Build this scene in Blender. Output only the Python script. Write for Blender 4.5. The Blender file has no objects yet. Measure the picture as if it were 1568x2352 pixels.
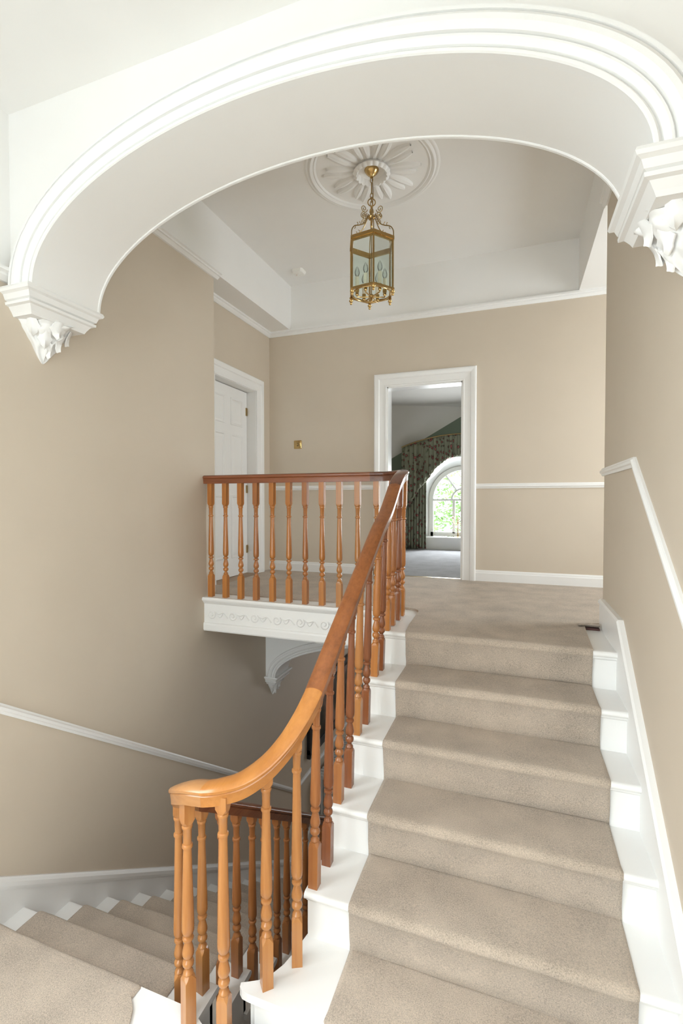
import bpy, math, random
from mathutils import Vector, Matrix, noise
random.seed(7)
scene = bpy.context.scene
COL = scene.collection
PI = math.pi
XR0 = 0.5745

# ------------------------------------------------------------------ camera
cam_d = bpy.data.cameras.new('camera')
cam = bpy.data.objects.new('camera', cam_d); COL.objects.link(cam)
cam.location = (0, 0, 0.85)
cam.rotation_euler = (PI / 2 - 0.0219, 0, 0.3478)
cam_d.sensor_fit = 'HORIZONTAL'; cam_d.sensor_width = 24
cam_d.lens = 24 * 1096.45 / 1568
cam_d.clip_start = 0.02; cam_d.clip_end = 200
scene.camera = cam

# ------------------------------------------------------------------ world, lights, exposure
world = bpy.data.worlds.new('sky'); scene.world = world; world.use_nodes = True
wn = world.node_tree.nodes; wl = world.node_tree.links; wn.clear()
wo = wn.new('ShaderNodeOutputWorld'); wb = wn.new('ShaderNodeBackground')
wb.inputs['Color'].default_value = (0.86, 0.93, 1.0, 1); wb.inputs['Strength'].default_value = 5.9
wl.new(wb.outputs[0], wo.inputs[0])

def area(name, loc, rot, sx, sy, power, col):
    l = bpy.data.lights.new(name, 'AREA'); l.shape = 'RECTANGLE'; l.size = sx; l.size_y = sy
    l.energy = power; l.spread = math.radians(150); l.color = col
    o = bpy.data.objects.new(name, l); COL.objects.link(o); o.location = loc; o.rotation_euler = rot
    return o
# added daylight for an unseen stair window assumed behind the camera
area('added_stair_daylight', (-1.3, -3.30, 0.45), (PI / 2, 0, 0), 2.3, 2.8, 34, (0.91, 0.957, 1.0))
# added daylight of an invented side window, left and behind the camera
area('added_left_daylight', (-2.53, -0.15, 1.12), (0, -PI / 2 + .78, 0), 1.75, 1.9, 72, (0.91, 0.957, 1.0))
area('added_right_daylight', (XR0 - .06, -0.15, 1.12), (0, PI / 2 - .78, 0), 1.75, 1.9, 34, (0.91, 0.957, 1.0))  # added daylight to lift the left wall, as from a right window
# added daylight, out of sight at the right end of the landing
area('added_corridor_daylight', (2.56, 4.45, 1.45), (0, PI / 2, 0), 1.6, 1.1, 30, (0.92, 0.96, 1.0))
# added daylight to lift the lower hall, no window is built there
area('added_hall_daylight', (-.2, 9.1, -1.9), (-PI / 2, 0, 0), 1.4, 1.6, 26, (0.92, 0.96, 1.0))
# daylight entering through the bedroom's arched window
area('bedroom_window_daylight', (-0.86, 8.62, 0.85), (-PI / 2, 0, 0), 1.0, 1.1, 44, (0.93, 0.97, 1.0))
scene.view_settings.view_transform = 'Standard'
scene.view_settings.look = 'None'
scene.view_settings.gamma = 1.0
scene.view_settings.use_curve_mapping = False
scene.view_settings.exposure = 0.13
scene.cycles.max_bounces = 14; scene.cycles.diffuse_bounces = 8; scene.cycles.transparent_max_bounces = 16

# ------------------------------------------------------------------ materials
def new_mat(name):
    m = bpy.data.materials.new(name); m.use_nodes = True
    nt = m.node_tree; b = nt.nodes['Principled BSDF']
    return m, nt, b
def rgba(c): return (c[0], c[1], c[2], 1)
def noise_node(nt, scale, detail=4, vec=None, rough=.5):
    n = nt.nodes.new('ShaderNodeTexNoise'); n.inputs['Scale'].default_value = scale
    n.inputs['Detail'].default_value = detail; n.inputs['Roughness'].default_value = rough
    if vec: nt.links.new(vec, n.inputs['Vector'])
    return n
def obj_coord(nt, scale=(1, 1, 1)):
    t = nt.nodes.new('ShaderNodeTexCoord'); mp = nt.nodes.new('ShaderNodeMapping')
    mp.inputs['Scale'].default_value = scale
    nt.links.new(t.outputs['Object'], mp.inputs['Vector']); return mp.outputs[0]
def ramp(nt, fac, stops):
    r = nt.nodes.new('ShaderNodeValToRGB'); e = r.color_ramp.elements
    while len(e) < len(stops): e.new(0.5)
    for el, (p, c) in zip(e, stops): el.position = p; el.color = rgba(c)
    nt.links.new(fac, r.inputs['Fac']); return r.outputs['Color']
def bump(nt, b, h, strength, dist=.002):
    n = nt.nodes.new('ShaderNodeBump'); n.inputs['Strength'].default_value = strength
    n.inputs['Distance'].default_value = dist
    nt.links.new(h, n.inputs['Height']); nt.links.new(n.outputs[0], b.inputs['Normal'])
def paint(name, c, rough=.55, var=.03, bs=.06, bscale=220):
    m, nt, b = new_mat(name)
    v = obj_coord(nt)
    n = noise_node(nt, 2.5, 3, v)
    c2 = tuple(x * (1 - var) for x in c)
    nt.links.new(ramp(nt, n.outputs['Fac'], [(.3, c2), (.7, c)]), b.inputs['Base Color'])
    b.inputs['Roughness'].default_value = rough
    n2 = noise_node(nt, bscale, 2, v); bump(nt, b, n2.outputs['Fac'], bs)
    return m
def wood(name, c1, c2, rough=.26, axis='Z'):
    m, nt, b = new_mat(name)
    sc = {'Z': (1, 1, .06), 'Y': (1, .06, 1), 'X': (.06, 1, 1)}[axis]
    v = obj_coord(nt, sc)
    n = noise_node(nt, 55, 5, v, .6); n3 = noise_node(nt, 9, 3, v)
    mx = nt.nodes.new('ShaderNodeMath'); mx.operation = 'ADD'
    nt.links.new(n.outputs['Fac'], mx.inputs[0]); nt.links.new(n3.outputs['Fac'], mx.inputs[1])
    hv = nt.nodes.new('ShaderNodeMath'); hv.operation = 'MULTIPLY'; hv.inputs[1].default_value = .5
    nt.links.new(mx.outputs[0], hv.inputs[0])
    nt.links.new(ramp(nt, hv.outputs[0], [(.36, c2), (.60, c1)]), b.inputs['Base Color'])
    b.inputs['Roughness'].default_value = rough
    b.inputs['Coat Weight'].default_value = .18; b.inputs['Coat Roughness'].default_value = .2
    return m
def carpet(name, c):
    m, nt, b = new_mat(name)
    v = obj_coord(nt)
    n = noise_node(nt, 210, 3, v, .75); big = noise_node(nt, 5, 4, v)
    mixn = nt.nodes.new('ShaderNodeMath'); mixn.operation = 'MULTIPLY_ADD'
    mixn.inputs[1].default_value = .28; 
    nt.links.new(big.outputs['Fac'], mixn.inputs[0])
    sc = nt.nodes.new('ShaderNodeMath'); sc.operation = 'MULTIPLY'; sc.inputs[1].default_value = .72
    nt.links.new(n.outputs['Fac'], sc.inputs[0]); nt.links.new(sc.outputs[0], mixn.inputs[2])
    d = tuple(x * .55 for x in c); l = tuple(min(1, x * 1.35) for x in c)
    nt.links.new(ramp(nt, mixn.outputs[0], [(.33, d), (.5, c), (.68, l)]), b.inputs['Base Color'])
    b.inputs['Roughness'].default_value = .95
    b.inputs['Sheen Weight'].default_value = .25; b.inputs['Sheen Roughness'].default_value = .5
    b.inputs['Specular IOR Level'].default_value = .15
    n2 = noise_node(nt, 420, 2, v, .8); bump(nt, b, n2.outputs['Fac'], .8, .006)
    return m
def metal(name, c, rough=.22):
    m, nt, b = new_mat(name)
    b.inputs['Base Color'].default_value = rgba(c); b.inputs['Metallic'].default_value = 1
    n = noise_node(nt, 60, 3, obj_coord(nt))
    r = nt.nodes.new('ShaderNodeMapRange'); r.inputs['To Min'].default_value = rough * .7; r.inputs['To Max'].default_value = rough * 1.5
    nt.links.new(n.outputs['Fac'], r.inputs['Value']); nt.links.new(r.outputs[0], b.inputs['Roughness'])
    return m
def glass(name, tint=(.95, .98, .97), refl=.10):
    m = bpy.data.materials.new(name); m.use_nodes = True; nt = m.node_tree; nt.nodes.clear()
    o = nt.nodes.new('ShaderNodeOutputMaterial'); mix = nt.nodes.new('ShaderNodeMixShader')
    t = nt.nodes.new('ShaderNodeBsdfTransparent'); g = nt.nodes.new('ShaderNodeBsdfGlossy')
    t.inputs['Color'].default_value = rgba(tint); g.inputs['Roughness'].default_value = .03
    fr = nt.nodes.new('ShaderNodeFresnel'); fr.inputs['IOR'].default_value = 1.45
    mu = nt.nodes.new('ShaderNodeMath'); mu.operation = 'MULTIPLY'; mu.inputs[1].default_value = refl; mu.use_clamp = True
    nt.links.new(fr.outputs[0], mu.inputs[0]); nt.links.new(mu.outputs[0], mix.inputs[0])
    nt.links.new(t.outputs[0], mix.inputs[1]); nt.links.new(g.outputs[0], mix.inputs[2]); nt.links.new(mix.outputs[0], o.inputs[0])
    return m

M = {}
M['beige'] = paint('beige_wall_paint', (.575, .497, .400), .6)
M['white'] = paint('white_gloss_paint', (.795, .79, .775), .35, .02, .03)
M['matt'] = paint('white_matt_paint', (.795, .785, .765), .7, .02, .04)
M['plaster'] = paint('white_plaster', (.795, .79, .775), .55, .03, .15, 90)
M['carpet'] = carpet('beige_carpet', (.54, .45, .362))
M['carpet_blue'] = carpet('grey_blue_carpet', (.46, .46, .48))
M['w_orange'] = wood('orange_wood', (.44, .170, .040), (.33, .115, .024))
M['w_light'] = wood('light_orange_wood', (.44, .195, .060), (.35, .135, .036))
M['w_red'] = wood('red_brown_wood', (.25, .085, .030), (.17, .052, .017))
M['w_mid'] = wood('mid_brown_wood', (.37, .145, .045), (.27, .092, .026))
M['rail_mid'] = wood('mid_brown_rail_wood', (.285, .098, .030), (.175, .056, .016), .28, 'Y')
M['rail_red'] = wood('red_brown_rail_wood', (.25, .082, .034), (.17, .052, .020), .25, 'X')
M['rail_dark'] = wood('dark_brown_rail_wood', (.15, .055, .028), (.10, .034, .016), .2, 'Y')
M['rail_light'] = wood('light_orange_rail_wood', (.45, .185, .045), (.36, .135, .029), .28, 'Y')
M['rail_cap'] = wood('brown_worn_rail_wood', (.40, .19, .07), (.28, .12, .04), .3, 'X')
M['rail_low'] = wood('shaded_lower_rail_wood', (.22, .075, .03), (.15, .045, .018), .25, 'Y')  # dark tone carries the shadow over the lower flight
M['brass'] = metal('brass', (.52, .355, .15), .22)
M['brass_old'] = metal('antique_brass', (.42, .30, .14), .3)
M['glass'] = glass('clear_glass', (.95, .985, .97), .35)
M['bulb'] = glass('bulb_glass', (.90, .91, .91), .9)
M['candle'] = paint('ivory_candle_tube', (.80, .74, .60), .4)
M['plastic'] = paint('white_plastic', (.80, .79, .75), .4)
M['black'] = paint('black_frame_paint', (.012, .012, .014), .3)
M['gap'] = paint('dark_underlay', (.10, .045, .04), .9)
M['radiator'] = paint('grey_white_radiator_paint', (.62, .62, .60), .4)
M['olive'] = paint('olive_green_wallpaper', (.17, .17, .085), .7)
M['sage'] = paint('sage_green_wallpaper', (.16, .20, .15), .7)
M['bedceil'] = paint('grey_white_ceiling_paint', (.74, .71, .66), .7)
M['threshold'] = wood('oak_threshold', (.35, .22, .12), (.26, .16, .08), .5, 'Y')
M['leaf'] = paint('green_leaf', (.22, .36, .10), .6, .4)
M['bark'] = paint('grey_bark', (.12, .09, .06), .9)
M['paper'] = paint('printed_paper', (.75, .76, .78), .5)
M['blue'] = paint('blue_print', (.06, .16, .42), .5)
M['red'] = paint('red_print', (.5, .05, .05), .5)

def fabric():
    m, nt, b = new_mat('floral_curtain_fabric')
    v = obj_coord(nt)
    vo = nt.nodes.new('ShaderNodeTexVoronoi'); vo.inputs['Scale'].default_value = 13; nt.links.new(v, vo.inputs['Vector'])
    n = noise_node(nt, 32, 4, v)
    ad = nt.nodes.new('ShaderNodeMath'); ad.operation = 'MULTIPLY_ADD'; ad.inputs[1].default_value = .55
    nt.links.new(n.outputs['Fac'], ad.inputs[0]); nt.links.new(vo.outputs['Distance'], ad.inputs[2])
    col = ramp(nt, ad.outputs[0], [(.42, (.40, .13, .12)), (.50, (.22, .05, .06)), (.56, (.07, .08, .055)), (.64, (.24, .26, .185)), (.80, (.29, .30, .22))])
    nt.links.new(col, b.inputs['Base Color']); b.inputs['Roughness'].default_value = .85
    return m
M['fabric'] = fabric()
def painting():
    m, nt, b = new_mat('dark_oil_painting')
    v = obj_coord(nt)
    n = noise_node(nt, 2.2, 5, v)
    nt.links.new(ramp(nt, n.outputs['Fac'], [(.38, (.012, .011, .009)), (.55, (.045, .035, .02)), (.66, (.26, .17, .14))]), b.inputs['Base Color'])
    b.inputs['Roughness'].default_value = .35
    return m
M['painting'] = painting()

# ------------------------------------------------------------------ helpers
class MB:
    def __init__(s): s.v = []; s.f = []
    def add(s, vs, fs):
        n = len(s.v); s.v += [tuple(v) for v in vs]; s.f += [tuple(i + n for i in f) for f in fs]; return s
    def box(s, x0, x1, y0, y1, z0, z1):
        return s.add([(x0, y0, z0), (x1, y0, z0), (x1, y1, z0), (x0, y1, z0), (x0, y0, z1), (x1, y0, z1), (x1, y1, z1), (x0, y1, z1)],
                     [(0, 3, 2, 1), (4, 5, 6, 7), (0, 1, 5, 4), (1, 2, 6, 5), (2, 3, 7, 6), (3, 0, 4, 7)])
    def prism(s, poly, a, b, axis):
        """extrude a 2-D outline from a to b along an axis; outline is (y,z) for X, (x,z) for Y, (x,y) for Z"""
        mk = {'X': lambda p, t: (t, p[0], p[1]), 'Y': lambda p, t: (p[0], t, p[1]), 'Z': lambda p, t: (p[0], p[1], t)}[axis]
        n = len(poly)
        vs = [mk(p, a) for p in poly] + [mk(p, b) for p in poly]
        fs = [tuple(range(n))[::-1], tuple(range(n, 2 * n))] + [(i, (i + 1) % n, n + (i + 1) % n, n + i) for i in range(n)]
        return s.add(vs, fs)
    def rings(s, rings, closed=True, caps=True):
        n = len(rings[0]); vs = [p for r in rings for p in r]; fs = []
        for k in range(len(rings) - 1):
            for i in range(n if closed else n - 1):
                j = (i + 1) % n
                fs.append((k * n + i, k * n + j, (k + 1) * n + j, (k + 1) * n + i))
        if caps and closed:
            fs.append(tuple(range(n))[::-1]); fs.append(tuple((len(rings) - 1) * n + i for i in range(n)))
        return s.add(vs, fs)
    def lathe(s, prof, c=(0, 0, 0), seg=16, caps=True):
        return s.rings([[(c[0] + r * math.cos(2 * PI * i / seg), c[1] + r * math.sin(2 * PI * i / seg), c[2] + z) for i in range(seg)] for r, z in prof], True, caps)
    def tube(s, pts, r, seg=8, closed=False):
        pts = [Vector(p) for p in pts]; rings = []; n = len(pts); prev = None
        for i, p in enumerate(pts):
            a = pts[(i - 1) % n] if (closed or i > 0) else p
            b = pts[(i + 1) % n] if (closed or i < n - 1) else p
            t = (b - a).normalized()
            up = prev if prev is not None else (Vector((0, 0, 1)) if abs(t.z) < .9 else Vector((1, 0, 0)))
            sd = t.cross(up).normalized(); up = sd.cross(t).normalized(); prev = up
            rr = r[i] if isinstance(r, (list, tuple)) else r
            rings.append([p + (sd * math.cos(2 * PI * k / seg) + up * math.sin(2 * PI * k / seg)) * rr for k in range(seg)])
        if closed: rings.append(rings[0]); return s.rings(rings, True, False)
        return s.rings(rings)
    def sweep(s, path, prof, side=None):
        """profile (side, up) swept along 3-D path; plumb sections"""
        P = [Vector(p) for p in path]; rings = []
        for i, p in enumerate(P):
            a = P[max(i - 1, 0)]; b = P[min(i + 1, len(P) - 1)]
            if side is None:
                t = (b - a); t.z = 0; t.normalize(); sd = Vector((t.y, -t.x, 0))
            else: sd = Vector(side)
            rings.append([p + sd * u + Vector((0, 0, w)) for u, w in prof])
        return s.rings(rings)
    def build(s, name, mat, parent=None, smooth=None):
        me = bpy.data.meshes.new(name); me.from_pydata(s.v, [], s.f); me.update()
        import bmesh
        bm = bmesh.new(); bm.from_mesh(me); bmesh.ops.recalc_face_normals(bm, faces=bm.faces); bm.to_mesh(me); bm.free()
        if smooth is not None:
            me.shade_smooth(); me.set_sharp_from_angle(angle=math.radians(smooth))
        me.materials.append(M[mat])
        o = bpy.data.objects.new(name, me); COL.objects.link(o)
        if parent: o.parent = parent
        return o
def empty(name, loc=(0, 0, 0)):
    o = bpy.data.objects.new(name, None); COL.objects.link(o); o.location = loc; o.empty_display_size = .05; return o
def tag(o, label, cat, group=None, kind=None):
    o['label'] = label; o['category'] = cat
    if group: o['group'] = group
    if kind: o['kind'] = kind
    return o
def struct(o, label, cat): return tag(o, label, cat, None, 'structure')
def share(name, me, parent, mat=None, loc=(0, 0, 0), rot=(0, 0, 0), scale=(1, 1, 1)):
    o = bpy.data.objects.new(name, me); COL.objects.link(o); o.parent = parent
    o.location = loc; o.rotation_euler = rot; o.scale = scale; return o
def lerp(a, b, t): return a + (b - a) * t

# ------------------------------------------------------------------ key dimensions
XL, XR = -2.60, 0.5745          # stair walls
YB = 5.236                      # back wall of upper landing
ZC, ZS = 3.43, 2.906            # landing ceiling, soffit / picture rail
XW, XWR = -2.839, 2.60          # recess walls left and right of the landing
YEL, YER = 3.744, 3.684         # ends of the stair walls
YA0, YA1 = 1.866, 2.27          # arch wall
ZC2 = 2.95                      # ceiling in front of the arch
ZL = -1.23                      # half landing
ZF = ZL - .2005 * 13            # lower hall floor
YF = -3.45                      # wall behind the camera
def yn(i): return 3.012 - .2808 * i
def zt(i): return .003 - .2197 * i
def yl(k): return 1.59 + .291 * k
def zl(k): return ZL - .2005 * k

# ------------------------------------------------------------------ walls, floors, ceilings
SW0, SW1, SZ0, SZ1 = -1.15, .85, .2, 2.03      # opening of the added side windows behind the camera
b = MB().prism([(SW1, ZF), (9.2, ZF), (9.2, -.28), (YEL, -.28), (YEL, ZS - .01), (YA1 - .1, ZS - .01), (YA1 - .1, 2.06), (SW1, 2.06)], XL - .239, XL, 'X')
b.box(XL - .239, XL, YF, SW0, ZF, 2.06); b.box(XL - .239, XL, SW0, SW1, ZF, SZ0); b.box(XL - .239, XL, SW0, SW1, SZ1, 2.06)
struct(b.build('wall_left', 'beige'), 'beige painted stair wall on the left, running down to the lower hall', 'wall')
b = MB().box(XL - .24, XL, YF, YA1 - .1, 2.06, ZC2 + .05)
struct(b.build('wall_left_upper', 'matt'), 'white painted wall strip above the rail left of the arch', 'wall')
b = MB().prism([(SW1, ZL - .2), (YER, ZL - .2), (YER, ZS - .01), (SW1, ZS - .01)], XR, XWR, 'X')
b.box(XR, XR + .3, YF, SW0, ZL - .2, ZS - .01); b.box(XR, XR + .3, SW0, SW1, ZL - .2, SZ0); b.box(XR, XR + .3, SW0, SW1, SZ1, ZS - .01)
struct(b.build('wall_right', 'beige'), 'beige painted stair wall on the right beside the carpeted steps', 'wall')
D0, D1, DT = -1.353, -.530, 2.13
b = MB().prism([(-3.1, 0), (D0, 0), (D0, DT), (D1, DT), (D1, 0), (XWR + .1, 0), (XWR + .1, ZS - .02), (-3.1, ZS - .02)], YB, YB + .13, 'Y')
struct(b.build('wall_back', 'beige'), 'beige back wall of the upper landing around the open doorway', 'wall')
b = MB().box(-3.1, XWR + .1, YB, YB + .13, ZS - .02, ZC + .05)
struct(b.build('wall_back_upper', 'matt'), 'white frieze of the back wall above the picture rail', 'wall')
# recess walls beside the landing
JD0, JD1 = 4.08, 4.905           # side door opening in the left recess wall
b = MB().prism([(YEL, 0), (JD0, 0), (JD0, 2.13), (JD1, 2.13), (JD1, 0), (YB, 0), (YB, ZS), (YEL, ZS)], XW - .16, XW, 'X')
struct(b.build('wall_recess_left', 'beige'), 'beige recess wall holding the white panelled side door', 'wall')
struct(MB().box(XW - .34, XW - .17, YEL, YB + .1, -.05, 2.5).build('wall_light_block', 'beige'), 'added wall blocking light behind the closed panelled door', 'wall')  # added block behind the door, keeps sky light from leaking under it
b = MB()
b.box(XWR, XWR + .12, YER - .1, 3.85, -.3, ZS); b.box(XWR, XWR + .12, 5.05, YB + .1, -.3, ZS)
b.box(XWR, XWR + .12, 3.85, 5.05, -.3, .6); b.box(XWR, XWR + .12, 3.85, 5.05, 2.3, ZS)
struct(b.build('wall_recess_right', 'beige'), 'beige end wall of the landing corridor, out of sight on the right', 'wall')
w4 = struct(empty('window_4', (0, 0, 0)), 'added white sash window, unseen, at the right end of the landing corridor', 'window')  # window added for the soft light it gives the landing
for i in range(2):
    for j in range(2):
        MB().box(XWR + .05, XWR + .054, 3.87 + i * .59, 4.44 + i * .59, .62 + j * .84, 1.44 + j * .84).build('pane', 'glass', w4)
for y in (3.86, 4.45, 5.04): MB().box(XWR + .03, XWR + .08, y - .02, y + .02, .6, 2.3).build('glazing_bar', 'white', w4)
for z in (.62, 1.45, 2.28): MB().box(XWR + .03, XWR + .08, 3.85, 5.05, z - .02, z + .02).build('glazing_bar', 'white', w4)
# arch wall
AX, AZ, AA, AB = -.992, 1.995, 1.41, .612
def ell(a, bb, n=72, x=AX, z=AZ):
    return [(x + a * math.cos(PI - PI * i / n), z + bb * math.sin(PI - PI * i / n)) for i in range(n + 1)]
out = [(XL, AZ)] + ell(AA, AB) + [(XR, AZ), (XR, ZC + .05), (XL, ZC + .05)]
struct(MB().prism(out, YA0, YA1, 'Y').build('wall_arch', 'matt', None, 30), 'white wall pierced by the wide plaster arch', 'wall')
# ceilings
struct(MB().box(XL - .24, XWR + .12, YA1 - .05, YB + .05, ZC, ZC + .06).build('ceiling', 'matt'), 'white ceiling over the upper landing with the plaster rose', 'ceiling')
struct(MB().box(XL - .24, XWR + .12, YF - .1, YA0 + .02, ZC2, ZC2 + .06).build('ceiling_near', 'matt'), 'white ceiling over the half landing in front of the arch', 'ceiling')
struct(MB().box(XW - .1, -2.545, YA1 - .02, YB + .02, ZS, ZC + .03).build('ceiling_soffit', 'matt'), 'white boxed ceiling drop along the left side of the landing', 'ceiling')
struct(MB().box(XR, XWR + .1, YA1 - .02, YB + .02, ZS, ZC + .03).build('ceiling_soffit', 'matt'), 'white boxed ceiling drop along the right side of the landing', 'ceiling')
# wall behind the camera, with the added, unseen stair window
WX0, WX1, WZ0, WZ1 = -2.5, -.1, -1.0, 1.9
b = MB()
b.box(XL - .2, WX0, YF - .15, YF, ZF, ZC2); b.box(WX1, XWR, YF - .15, YF, ZF, ZC2)
b.box(WX0, WX1, YF - .15, YF, ZF, WZ0); b.box(WX0, WX1, YF - .15, YF, WZ1, ZC2)
struct(b.build('wall_front', 'beige'), 'beige wall behind the viewer with the added tall stair window', 'wall')
w2 = struct(empty('window_2', (0, 0, 0)), 'tall white stair window assumed behind the viewer, unseen', 'window')
for i in range(3):
    for j in range(4):
        x0 = lerp(WX0, WX1, i / 3); x1 = lerp(WX0, WX1, (i + 1) / 3); z0 = lerp(WZ0, WZ1, j / 4); z1 = lerp(WZ0, WZ1, (j + 1) / 4)
        MB().box(x0 + .02, x1 - .02, YF - .09, YF - .085, z0 + .02, z1 - .02).build('pane', 'glass', w2)
for i in range(4):
    x = lerp(WX0, WX1, i / 3); MB().box(x - .025, x + .025, YF - .12, YF - .06, WZ0, WZ1).build('glazing_bar', 'white', w2)
for j in range(5):
    z = lerp(WZ0, WZ1, j / 4); MB().box(WX0, WX1, YF - .115, YF - .065, z - .025, z + .025).build('glazing_bar', 'white', w2)

w3 = struct(empty('window_3', (0, 0, 0)), 'added white side window of the half landing, unseen behind the viewer', 'window')  # left window added for side light, out of view
for i in range(3):
    for j in range(4):
        y0 = lerp(SW0, SW1, i / 3); y1 = lerp(SW0, SW1, (i + 1) / 3); z0 = lerp(SZ0, SZ1, j / 4); z1 = lerp(SZ0, SZ1, (j + 1) / 4)
        MB().box(XL - .150, XL - .145, y0 + .02, y1 - .02, z0 + .02, z1 - .02).build('pane', 'glass', w3)
for i in range(4):
    y = lerp(SW0, SW1, i / 3); MB().box(XL - .17, XL - .12, y - .025, y + .025, SZ0, SZ1).build('glazing_bar', 'white', w3)
for j in range(5):
    z = lerp(SZ0, SZ1, j / 4); MB().box(XL - .165, XL - .125, SW0, SW1, z - .025, z + .025).build('glazing_bar', 'white', w3)

w5 = struct(empty('window_5', (0, 0, 0)), 'added white window of the half landing, unseen behind the viewer on the right', 'window')  # right window added to light the left wall, out of view
for i in range(3):
    for j in range(4):
        y0 = lerp(SW0, SW1, i / 3); y1 = lerp(SW0, SW1, (i + 1) / 3); z0 = lerp(SZ0, SZ1, j / 4); z1 = lerp(SZ0, SZ1, (j + 1) / 4)
        MB().box(XR + .145, XR + .15, y0 + .02, y1 - .02, z0 + .02, z1 - .02).build('pane', 'glass', w5)
for i in range(4):
    y = lerp(SW0, SW1, i / 3); MB().box(XR + .12, XR + .17, y - .025, y + .025, SZ0, SZ1).build('glazing_bar', 'white', w5)
for j in range(5):
    z = lerp(SZ0, SZ1, j / 4); MB().box(XR + .125, XR + .165, SW0, SW1, z - .025, z + .025).build('glazing_bar', 'white', w5)

# lower hall
struct(MB().box(XL - .24, 1.4, YF - .1, 9.2, ZF - .08, ZF).build('floor_lower', 'carpet'), 'dim beige carpeted floor of the lower hall', 'floor')
struct(MB().box(XL - .24, 1.4, 9.2, 9.3, ZF, -.28).build('wall_lower_back', 'beige'), 'far beige wall of the lower hall seen between balusters', 'wall')
struct(MB().box(1.3, 1.4, YF, 9.2, ZF, -.28).build('wall_lower_right', 'beige'), 'beige wall on the right of the lower hall, out of sight', 'wall')

# upper landing floor slab (white painted edge, carpet on top)
EX0 = -.862                       # open end of the main treads
slab = [(XL, 3.60), (EX0, 3.60), (EX0, yn(0) + .035), (XR, yn(0) + .035), (XR, YER), (XWR + .1, YER), (XWR + .1, YB + .1), (XW - .15, YB + .1), (XW - .15, YEL), (XL, YEL)]
struct(MB().prism(slab, -.30, -.006, 'Z').build('floor', 'white'), 'white painted floor edge of the upper landing under the carpet', 'floor')
struct(MB().box(XL - .2, 1.4, YB + .1, 9.2, -.30, -.02).build('floor_bedroom_base', 'white'), 'floor structure under the bedroom carpet', 'floor')
def arc(cx, cy, r, a0, a1, n=10):
    return [(cx + r * math.cos(math.radians(lerp(a0, a1, i / n))), cy + r * math.sin(math.radians(lerp(a0, a1, i / n)))) for i in range(n + 1)]
cpt = [(XL + .0, 3.715)] + [(-.90, 3.715)] + arc(-.80, 3.60, .115, 90, 0, 8) + [(-.68, 3.45), (-.672, 3.2), (-.656, 3.02), (.425, 3.02), (.44, 3.40), (.452, 3.60), (XR, 3.70), (XWR, YER + .005), (XWR, YB), (D1, YB), (D1, YB + .03), (D0, YB + .03), (D0, YB), (XW, YB), (XW, YEL + .005), (XL, YEL + .005)]
struct(MB().prism(cpt, -.006, .012, 'Z').build('floor_carpet', 'carpet'), 'beige fitted carpet on the upper landing behind the balustrade', 'carpet')

# half landing
def well_arc(r, cy=1.75, cx=-1.08, n=16):
    a = math.asin((cy - yl(0)) / r)
    return [(cx + r * math.cos(t), cy + r * math.sin(t)) for t in [lerp(PI + a, 2 * PI - a, i / n) for i in range(n + 1)]]
WR = .208
half = [(XL, yl(0))] + well_arc(WR) + [(XR, yl(0)), (XR, YF), (XL, YF)]
struct(MB().prism(half, ZL - .035, ZL, 'Z').build('floor_half_landing', 'white'), 'white painted half landing floor with a curved edge round the stair well', 'floor')
b = MB().prism([(XL, yl(0) - .03)] + [(x, y - .025) for x, y in well_arc(WR)] + [(XR, yl(0) - .03), (XR, YF), (XL, YF)], ZL - .30, ZL - .035, 'Z')
struct(b.build('floor_half_landing_base', 'white'), 'white painted face below the half landing edge', 'floor')
hc = [(XL, 1.56), (-1.60, 1.56)] + [(-1.52, 1.55), (-1.486, 1.53), (-1.45, 1.50), (-1.40, 1.42), (-1.33, 1.28), (-1.25, 1.16), (-1.1, 1.10), (-.656, 1.10), (-.656, 1.52), (.425, 1.52), (.425, 1.10), (XR, 1.10), (XR, YF), (XL, YF)]
struct(MB().prism(hc, ZL, ZL + .012, 'Z').build('floor_half_landing_carpet', 'carpet'), 'beige fitted carpet on the half landing at lower left', 'carpet')

# ------------------------------------------------------------------ mouldings on walls
PR = [(0, 0), (.012, 0), (.03, .022), (.03, .034), (.045, .040), (.045, .058), (0, .058)]            # picture rail (bottom at 0)
DR = [(0, -.026), (.012, -.026), (.016, -.012), (.026, -.006), (.026, .008), (.016, .016), (.012, .026), (0, .026)]   # dado rail
SK = [(0, 0), (.022, 0), (.022, .095), (.015, .104), (.015, .112), (.008, .127), (0, .127)]          # baseboard
def moulding(name, path, prof, side, label, cat='moulding'):
    return struct(MB().sweep(path, prof, side).build(name, 'white'), label, cat)
PRL = [(u * 1.6, w) for u, w in PR]
moulding('trim_1', [(XL, YA1, 2.887), (XL, YEL + .035, 2.887)], PRL, (1, 0, 0), 'white picture rail high on the left stair wall')
moulding('trim_2', [(XR, YA1, 2.848), (XR, YER + .03, 2.848)], PR, (-1, 0, 0), 'white picture rail high on the right stair wall')
moulding('trim_3', [(XW, YEL, 2.848), (XW, YB, 2.848)], PR, (1, 0, 0), 'white picture rail above the panelled side door')
moulding('trim_4', [(XW, YB, 2.848), (XWR, YB, 2.848)], PR, (0, -1, 0), 'white picture rail along the back wall')
moulding('trim_5', [(XL, YF, 2.032), (XL, YA0, 2.032)], PRL, (1, 0, 0), 'short white picture rail left of the arch corbel')
A0, A1 = D0 - .155, D1 + .135     # outer edges of the back doorway casing
moulding('trim_6', [(XW, YB, 1.013), (A0, YB, 1.013)], DR, (0, -1, 0), 'white dado rail behind the balcony balusters')
moulding('trim_7', [(A1, YB, 1.013), (XWR, YB, 1.013)], DR, (0, -1, 0), 'white dado rail right of the open doorway')
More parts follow.
